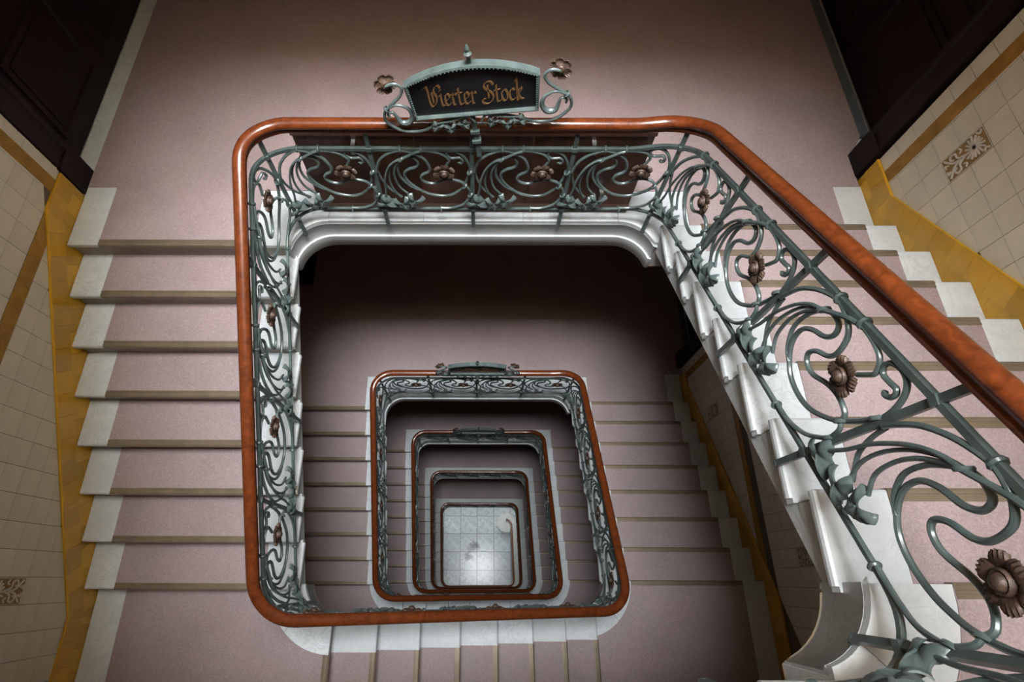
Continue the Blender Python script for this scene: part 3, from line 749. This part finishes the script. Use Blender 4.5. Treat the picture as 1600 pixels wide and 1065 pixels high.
# right wall one storey below
zo = -Z5; z0_ = zo+hr; SR3 = SRT-Z5; zse = -16*r_+0.22
skirting(wr, xr, -1, 0.026, [(0.45, z0_), ((SRT-hr)/sl, z0_), ((SR3-zse)/sl, zse), (SY, zse)])
band(wr, xr, -1, 0.368, 0.457, z0_, z0_+0.9, True)
band(wr, xr, -1, -2.05, 0.35, -16*r_-0.01, -16*r_+0.10, False)
slope_3 = [(-sl, -1, -SR3)]
d3y, d3z = -0.318, -3.300
wall_tiles(wr, xr, -1, slope_3, d3y-T_*14, d3z-T_*6, -2.1, 0.368, z0_, -16*r_-0.013, skip=[(d3y, d3y+T_, d3z, d3z+2*T_)])
rel_tile(wr, xr, -1, d3y, d3z)
d4 = [(-1.915, -1.965), (-2.545, -1.965)]
wall_tiles(wr, xr, -1, slope_3+[(0,-1,-zse)], -1.915-T_*12.0, -1.965-T_*8, SY, -0.5, -16*r_+0.103, -1.3, skip=[(a, a+T_, b_, b_+2*T_) for a, b_ in d4])
for a, b_ in d4: rel_tile(wr, xr, -1, a, b_)

# ------------------------------------------------------------------ doors on the landings
def door(n, z, side, label):
    X0, f = (-1.61, 1) if side < 0 else (4.18, -1)
    ya, yb = (0.62, 2.62) if side < 0 else (0.78, 2.80)
    root = struct(bpy.data.objects.new('door_%d' % n, None), label, 'door'); COL.objects.link(root); root.location = (X0, (ya+yb)/2, z)
    H = 2.35; fx = WX+0.002 if side < 0 else 3.945     # face of the pilaster
    for (a, b_) in ((ya-0.205, ya-0.003), (yb+0.003, yb+0.205)):
        bk = 0.15 if side < 0 else 0.24
        m = MB(); m.box(min(fx, fx-f*bk), max(fx, fx-f*bk), a+0.004, b_, z, z+0.24); 
        m.prism([(a, 0.24), (b_+0.0, 0.24), (b_-0.02, 0.27), (a+0.02, 0.27)], lambda p, q, t: (t, p, z+q), fx, fx-f*bk)
        m.build('plinth', 'dark_wood', root)
        m = MB(); prof = [(a+0.012, 0), (a+0.012, 0.010), (a+0.045, 0.010), (a+0.055, 0.0), (b_-0.055, 0.0), (b_-0.045, 0.012), (b_-0.012, 0.012), (b_-0.012, -bk+0.02), (a+0.012, -bk+0.02)]
        m.prism(prof, lambda p, q, t: (fx+f*(q-0.014), p, t), z+0.27, z+H); m.build('jamb', 'dark_wood', root)
    m = MB(); m.box(min(X0, fx), max(X0, fx), ya-0.2, yb+0.2, z+H, z+H+0.22); m.build('lintel', 'dark_wood', root)
    for k in range(2):
        y0, y1 = ya+(yb-ya)*k/2+0.003, ya+(yb-ya)*(k+1)/2-0.003
        lf = MB(); lf.box(min(X0, X0-f*0.045), max(X0, X0-f*0.045), y0, y1, z+0.006, z+H-0.004); lo_ = lf.build('leaf', 'dark_wood', root)
        for (za, zb) in ((0.16, 0.78), (0.92, 1.34), (1.48, 2.22)):
            pm = MB(); a, b_ = y0+0.14, y1-0.14
            prof = [(0.0,0.0),(0.008,0.016),(0.028,0.016),(0.040,0.002)]
            corners = [(a, za), (b_, za), (b_, zb), (a, zb)]
            rings = []
            for ci in range(5):
                cy, cz = corners[ci % 4]; sy, sz = (1 if cy == a else -1), (1 if cz == za else -1)
                rings.append([(X0+f*h, cy+sy*o, z+cz+sz*o) for o, h in prof])
            pm.loft(rings, caps=False); 
            pm.box(min(X0+f*0.001, X0+f*0.008), max(X0+f*0.001, X0+f*0.008), a+0.07, b_-0.07, z+za+0.07, z+zb-0.07)
            pm.build('panel', 'dark_wood', lo_)
        if k == 1:
            hm = MB(); hm.tube([(X0+f*0.001, y0+0.06, z+1.08), (X0+f*0.05, y0+0.06, z+1.08), (X0+f*0.055, y0+0.16, z+1.08)], 0.011, 8); hm.build('handle', 'brass', lo_, True)
door(1, 0.0, -1, 'dark panelled door on the left of the fourth-floor landing')
door(2, 0.0, 1, 'dark panelled door on the right of the fourth-floor landing')
door(3, -Z5, -1, 'dark door on the left of the third-floor landing')
door(4, -Z5, 1, 'dark door on the right of the third-floor landing')
b = MB(); b.box(-1.455, -1.145, 1.84, 2.55, -Z5+0.0045, -Z5+0.016)
tag(b.build('doormat', 'mat_black'), 'black doormat in the shadow on the third-floor landing', 'doormat')

# ------------------------------------------------------------------ bench behind the fourth-floor railing
by0, by1 = 0.272, 0.302; bx0, bx1 = 0.215, 2.285
br_ = thing('wooden_bench', 'dark brown wooden bench with its back against the fourth-floor railing', 'bench', (1.25, 0.45, 0.0))
for k in range(3):
    a, e_ = bx0+(bx1-bx0)*k/3, bx0+(bx1-bx0)*(k+1)/3
    box_obj('back_board', 'bench_wood', a+0.0015, e_-0.0015, by0, by1, 0.10, 0.735, br_)
box_obj('bottom_rail', 'bench_wood', bx0, bx1, by0-0.006, by1, 0.03, 0.099, br_)
box_obj('top_rail', 'bench_wood', bx0-0.005, bx1+0.005, by0-0.008, by1+0.012, 0.736, 0.765, br_)
box_obj('seat', 'bench_wood', bx0, bx1, by1+0.001, 0.64, 0.40, 0.43, br_)
for x in (bx0, bx1-0.03): box_obj('end_panel', 'bench_wood', x, x+0.03, by1+0.001, 0.63, 0.0045, 0.399, br_)
for x, zz in ((0.56, 0.70), (1.94, 0.70), (0.62, 0.28), (2.06, 0.28)):
    m = MB(); m.box(x-0.012, x+0.012, 0.205, by0-0.0005, zz-0.004, zz+0.004); m.box(x-0.012, x+0.012, 0.198, 0.205, zz-0.045, zz+0.012); m.build('bracket', 'silver', br_)

# ------------------------------------------------------------------ name boards on the railing
GLY = {
 'V': ([[(-0.15,1.55),(0.15,1.72),(0.30,1.50),(0.30,0.35),(0.50,0.02),(0.85,0.35),(0.98,0.80),(0.82,1.30),(1.00,1.68),(1.30,1.78),(1.42,1.55)], [(0.62,1.25),(0.62,0.35)]], 1.22),
 'D': ([[(0.05,1.55),(0.30,1.70),(0.25,0.20),(0.10,0.0),(0.55,0.0),(0.95,0.35),(1.0,1.0),(0.75,1.5),(0.30,1.70)]], 1.25),
 'i': ([[(-0.02,0.85),(0.14,1.0),(0.14,0.15),(0.30,0.0)], [(0.10,1.30),(0.22,1.42)]], 0.42),
 'e': ([[(0.12,0.42),(0.50,0.68),(0.42,0.95),(0.24,1.0),(0.10,0.75),(0.10,0.20),(0.28,0.0),(0.56,0.20)]], 0.64),
 'r': ([[(-0.02,0.85),(0.14,1.0),(0.14,0.10),(0.24,0.0)], [(0.14,0.70),(0.36,1.0),(0.50,0.85)]], 0.56),
 't': ([[(0.16,1.40),(0.16,0.15),(0.32,0.0),(0.48,0.12)], [(-0.05,0.98),(0.42,1.02)]], 0.54),
 ' ': ([], 0.50),
 'S': ([[(1.05,1.45),(0.85,1.72),(0.45,1.70),(0.22,1.40),(0.40,1.08),(0.80,0.85),(0.98,0.50),(0.80,0.10),(0.40,-0.12),(0.0,-0.02),(-0.02,0.25),(0.20,0.30)], [(0.55,1.45),(0.55,0.35)]], 1.14),
 'o': ([[(0.32,1.0),(0.08,0.75),(0.08,0.25),(0.30,0.0),(0.54,0.25),(0.54,0.75),(0.32,1.0)]], 0.68),
 'c': ([[(0.50,0.85),(0.32,1.0),(0.10,0.75),(0.10,0.22),(0.28,0.0),(0.52,0.16)]], 0.60),
 'k': ([[(-0.02,1.55),(0.14,1.75),(0.14,0.10),(0.24,0.0)], [(0.14,0.50),(0.40,1.0),(0.54,0.85),(0.26,0.52),(0.42,0.15),(0.66,0.05)]], 0.70)}
def name_board(zf, yN, roll, words, lod, label):
    """board built in local (x, z) about the post at the rail, then rolled"""
    Yp = yN-INS; base = (1.2545, Yp-0.045, zf+0.905)
    root = thing('name_board', label, 'sign', base, 'floor name boards')
    ca, sa_ = math.cos(roll), math.sin(roll)
    def Wd(x, z, d=0.0):
        x += 0.032 if roll else 0.0
        return (base[0]+ca*x-sa_*z, base[1]-d, base[2]+sa_*x+ca*z)
    xl_, xr_, zb, ze, zt = -0.325, 0.318, 0.130, 0.345, 0.425
    def top(x): t = (x-(xl_+xr_)/2)/((xr_-xl_)/2); return ze+(zt-ze)*(1-t*t)
    n = 16; xs = [xl_+(xr_-xl_)*i/n for i in range(n+1)]
    poly = [(xl_+0.012, zb)]+[(xr_-0.008, zb)]+[(x, top(x)) for x in xs[::-1]]
    b = MB(); b.prism(poly, lambda p, q, t: Wd(p, q, t), -0.006, 0.006); b.build('plate', 'sign_black', root)
    b = MB()                                                        # moulded border with a broad top flange
    ring = poly; m = len(ring); cx_, cz_ = 0.0, 0.26; rings = []
    for i in range(m+1):
        p = ring[i % m]; a, c_ = ring[(i-1) % m], ring[(i+1) % m]
        t = Vector((c_[0]-a[0], c_[1]-a[1])).normalized(); nn = Vector((t.y, -t.x))
        if nn.dot(Vector((cx_-p[0], cz_-p[1]))) < 0: nn = -nn
        rings.append([Wd(p[0]+nn.x*o, p[1]+nn.y*o, d) for o, d in ((-0.006,-0.022),(-0.006,0.020),(0.004,0.024),(0.014,0.016),(0.014,0.006),(0.004,0.004),(0.004,-0.022))])
    b.loft(rings, caps=False); fr = b.build('frame', 'iron', root)
    if lod == 0:
        b = MB()                                                    # bead row of the border
        dense = []
        for i in range(m):
            p, q = ring[i], ring[(i+1) % m]; k = max(1, int(math.dist(p, q)/0.014))
            dense += [(p[0]+(q[0]-p[0])*j/k, p[1]+(q[1]-p[1])*j/k) for j in range(k)]
        for (px, pz) in dense:
            dx, dz = cx_-px, cz_-pz; L = math.hypot(dx, dz); o = 0.010
            w0 = Wd(px+dx/L*o, pz+dz/L*o, 0.022); r0 = 0.0048
            b.add([(w0[0]+r0,w0[1],w0[2]),(w0[0],w0[1],w0[2]+r0),(w0[0]-r0,w0[1],w0[2]),(w0[0],w0[1],w0[2]-r0),(w0[0],w0[1]-r0*1.2,w0[2])], [(0,1,4),(1,2,4),(2,3,4),(3,0,4),(0,3,2,1)])
        b.build('bead_row', 'iron', fr)
    # post, finial, clasp
    sh = 0.025 if roll else 0.0
    b = MB(); b.loft([[Wd(x, zz, d) for x, d in ((-0.013-sh,-0.020),(0.013-sh,-0.020),(0.013-sh,0.0),(-0.013-sh,0.0))] for zz in (-0.20, zb)]); b.build('post', 'iron', root)
    b = MB(); b.loft([[Wd(x, zz, d) for x, d in ((-0.009,-0.012),(0.009,-0.012),(0.009,0.004),(-0.009,0.004))] for zz in (zt-0.01, zt+0.055)]); b.build('finial_stem', 'iron', root)
    b = MB(); prof = [(0.010,0.045),(0.018,0.052),(0.020,0.060),(0.012,0.068),(0.008,0.072),(0.012,0.082),(0.010,0.094),(0.002,0.112)]
    b.loft([[Wd(r0*math.cos(2*PI*k/10), zt+zz, 0.004+r0*math.sin(2*PI*k/10)) for k in range(10)] for r0, zz in prof]); b.build('finial', 'iron', root, True)
    for zz in (-0.005, -0.075):
        b = MB(); b.loft([[Wd(x, zz+h, d) for x, d in ((-0.024-sh,-0.030),(0.024-sh,-0.030),(0.024-sh,0.010),(-0.024-sh,0.010))] for h in (-0.010, 0.010)])
        b.build('clasp', 'iron', root)
    # side scrolls, flowers and leaves
    for s in (-1, 1):
        b = MB(); ex = 0.322*s
        def tb(pts, rad, d=0.0, tp=None): b.tube([Wd(x, zz, d) for x, zz in catmull(pts, 6)], rad, 6 if lod else 8, (0,1,0), tp)
        tb([(s*0.06, 0.10), (s*0.18, 0.085), (s*0.30, 0.035), (s*0.40, 0.045), (s*0.470, 0.110), (s*0.468, 0.175), (s*0.425, 0.222), (s*0.365, 0.275), (s*0.345, 0.325), (s*0.375, 0.350), (s*0.42, 0.342)], 0.0085)
        tb([(s*0.452, 0.200), (s*0.40, 0.225), (s*0.345, 0.200), (s*0.330, 0.145), (s*0.355, 0.105), (s*0.395, 0.108), (s*0.412, 0.150), (s*0.425, 0.180), (s*0.452, 0.170), (s*0.448, 0.148)], 0.010, 0.004, lambda t: 0.7+0.9*math.sin(PI*min(1, t*1.1))**4)
        for k, (lx, lz) in enumerate(((0.075, 0.030), (0.150, 0.010), (0.215, 0.035))):
            tb([(s*0.016, 0.075), (s*0.05, 0.120), (s*(0.09+0.02*k), 0.118-0.01*k), (s*(lx+0.015), 0.085), (s*lx, lz+0.035)], 0.0065, 0.004+0.004*k)
        b.build('side_scroll', 'iron', root, True)
        x_, up_ = Vector((ca, 0, sa_)), Vector((-sa_, 0, ca)); nf = Vector((0, -1, 0))
        for k, (lx, lz, rt) in enumerate(((0.075, 0.030, -0.5*s), (0.150, 0.010, 0.0), (0.215, 0.035, 0.6*s))):
            cx2 = x_*math.cos(rt)+up_*math.sin(rt); cy2 = -x_*math.sin(rt)+up_*math.cos(rt)
            link('leaf', LF_HI if lod == 0 else LF_LO, root, frame(Vector(Wd(s*lx, lz+0.035, 0.010+0.004*k)), cx2, cy2, cx2.cross(cy2), 0.62))
        tilt = Vector((s*0.25, 0.80, -0.15)).normalized(); xx = Vector((0, 1, 0)).cross(tilt).normalized()
        link('flower', FL_HI if lod == 0 else FL_LO, root, frame(Vector(Wd(s*0.418, 0.345, 0.0)), xx, tilt.cross(xx), tilt, 0.82))
        if lod == 0: link('collar', RING, root, frame(Vector(Wd(s*0.452, 0.200, 0.0)), Vector((0,1,0)), Vector((0.6*s, 0, 0.8)), Vector((0,1,0)).cross(Vector((0.6*s,0,0.8))), 0.8))
    if words:
        b = MB(); xh = 0.084; wtot = sum(GLY[c_][1] for c_ in words); kx = 0.480/wtot; cur = -0.238; z0 = 0.196; nib = (0.0060*math.cos(0.70), 0.0060*math.sin(0.70))
        for c_ in words:
            for st in GLY[c_][0]:
                pts = catmull([(cur+p*kx, z0+(q)*xh*0.86) for p, q in st], 4)
                a = [Wd(p-nib[0], q-nib[1], 0.0085) for p, q in pts]; e_ = [Wd(p+nib[0], q+nib[1], 0.0085) for p, q in pts]
                a2 = [(x, y+0.003, zz) for x, y, zz in a]; e2 = [(x, y+0.003, zz) for x, y, zz in e_]
                b.loft([[a[i], e_[i], e2[i], a2[i]] for i in range(len(a))])
            cur += GLY[c_][1]*kx
        b.build('lettering', 'gold_paint', root)
    return root
name_board(0.0, y_north(8), math.radians(6.5), 'Vierter Stock', 0, 'crooked black name board with gilt lettering above the top railing')
name_board(-Z5, y_north(8), 0.0, 'Dritter Stock', 1, 'black name board in green frame one storey below the crooked one')
name_board(STOREYS[4][1], y_north(9), 0.0, '', 1, 'small dark name board lowest down the stairwell, on the third handrail')
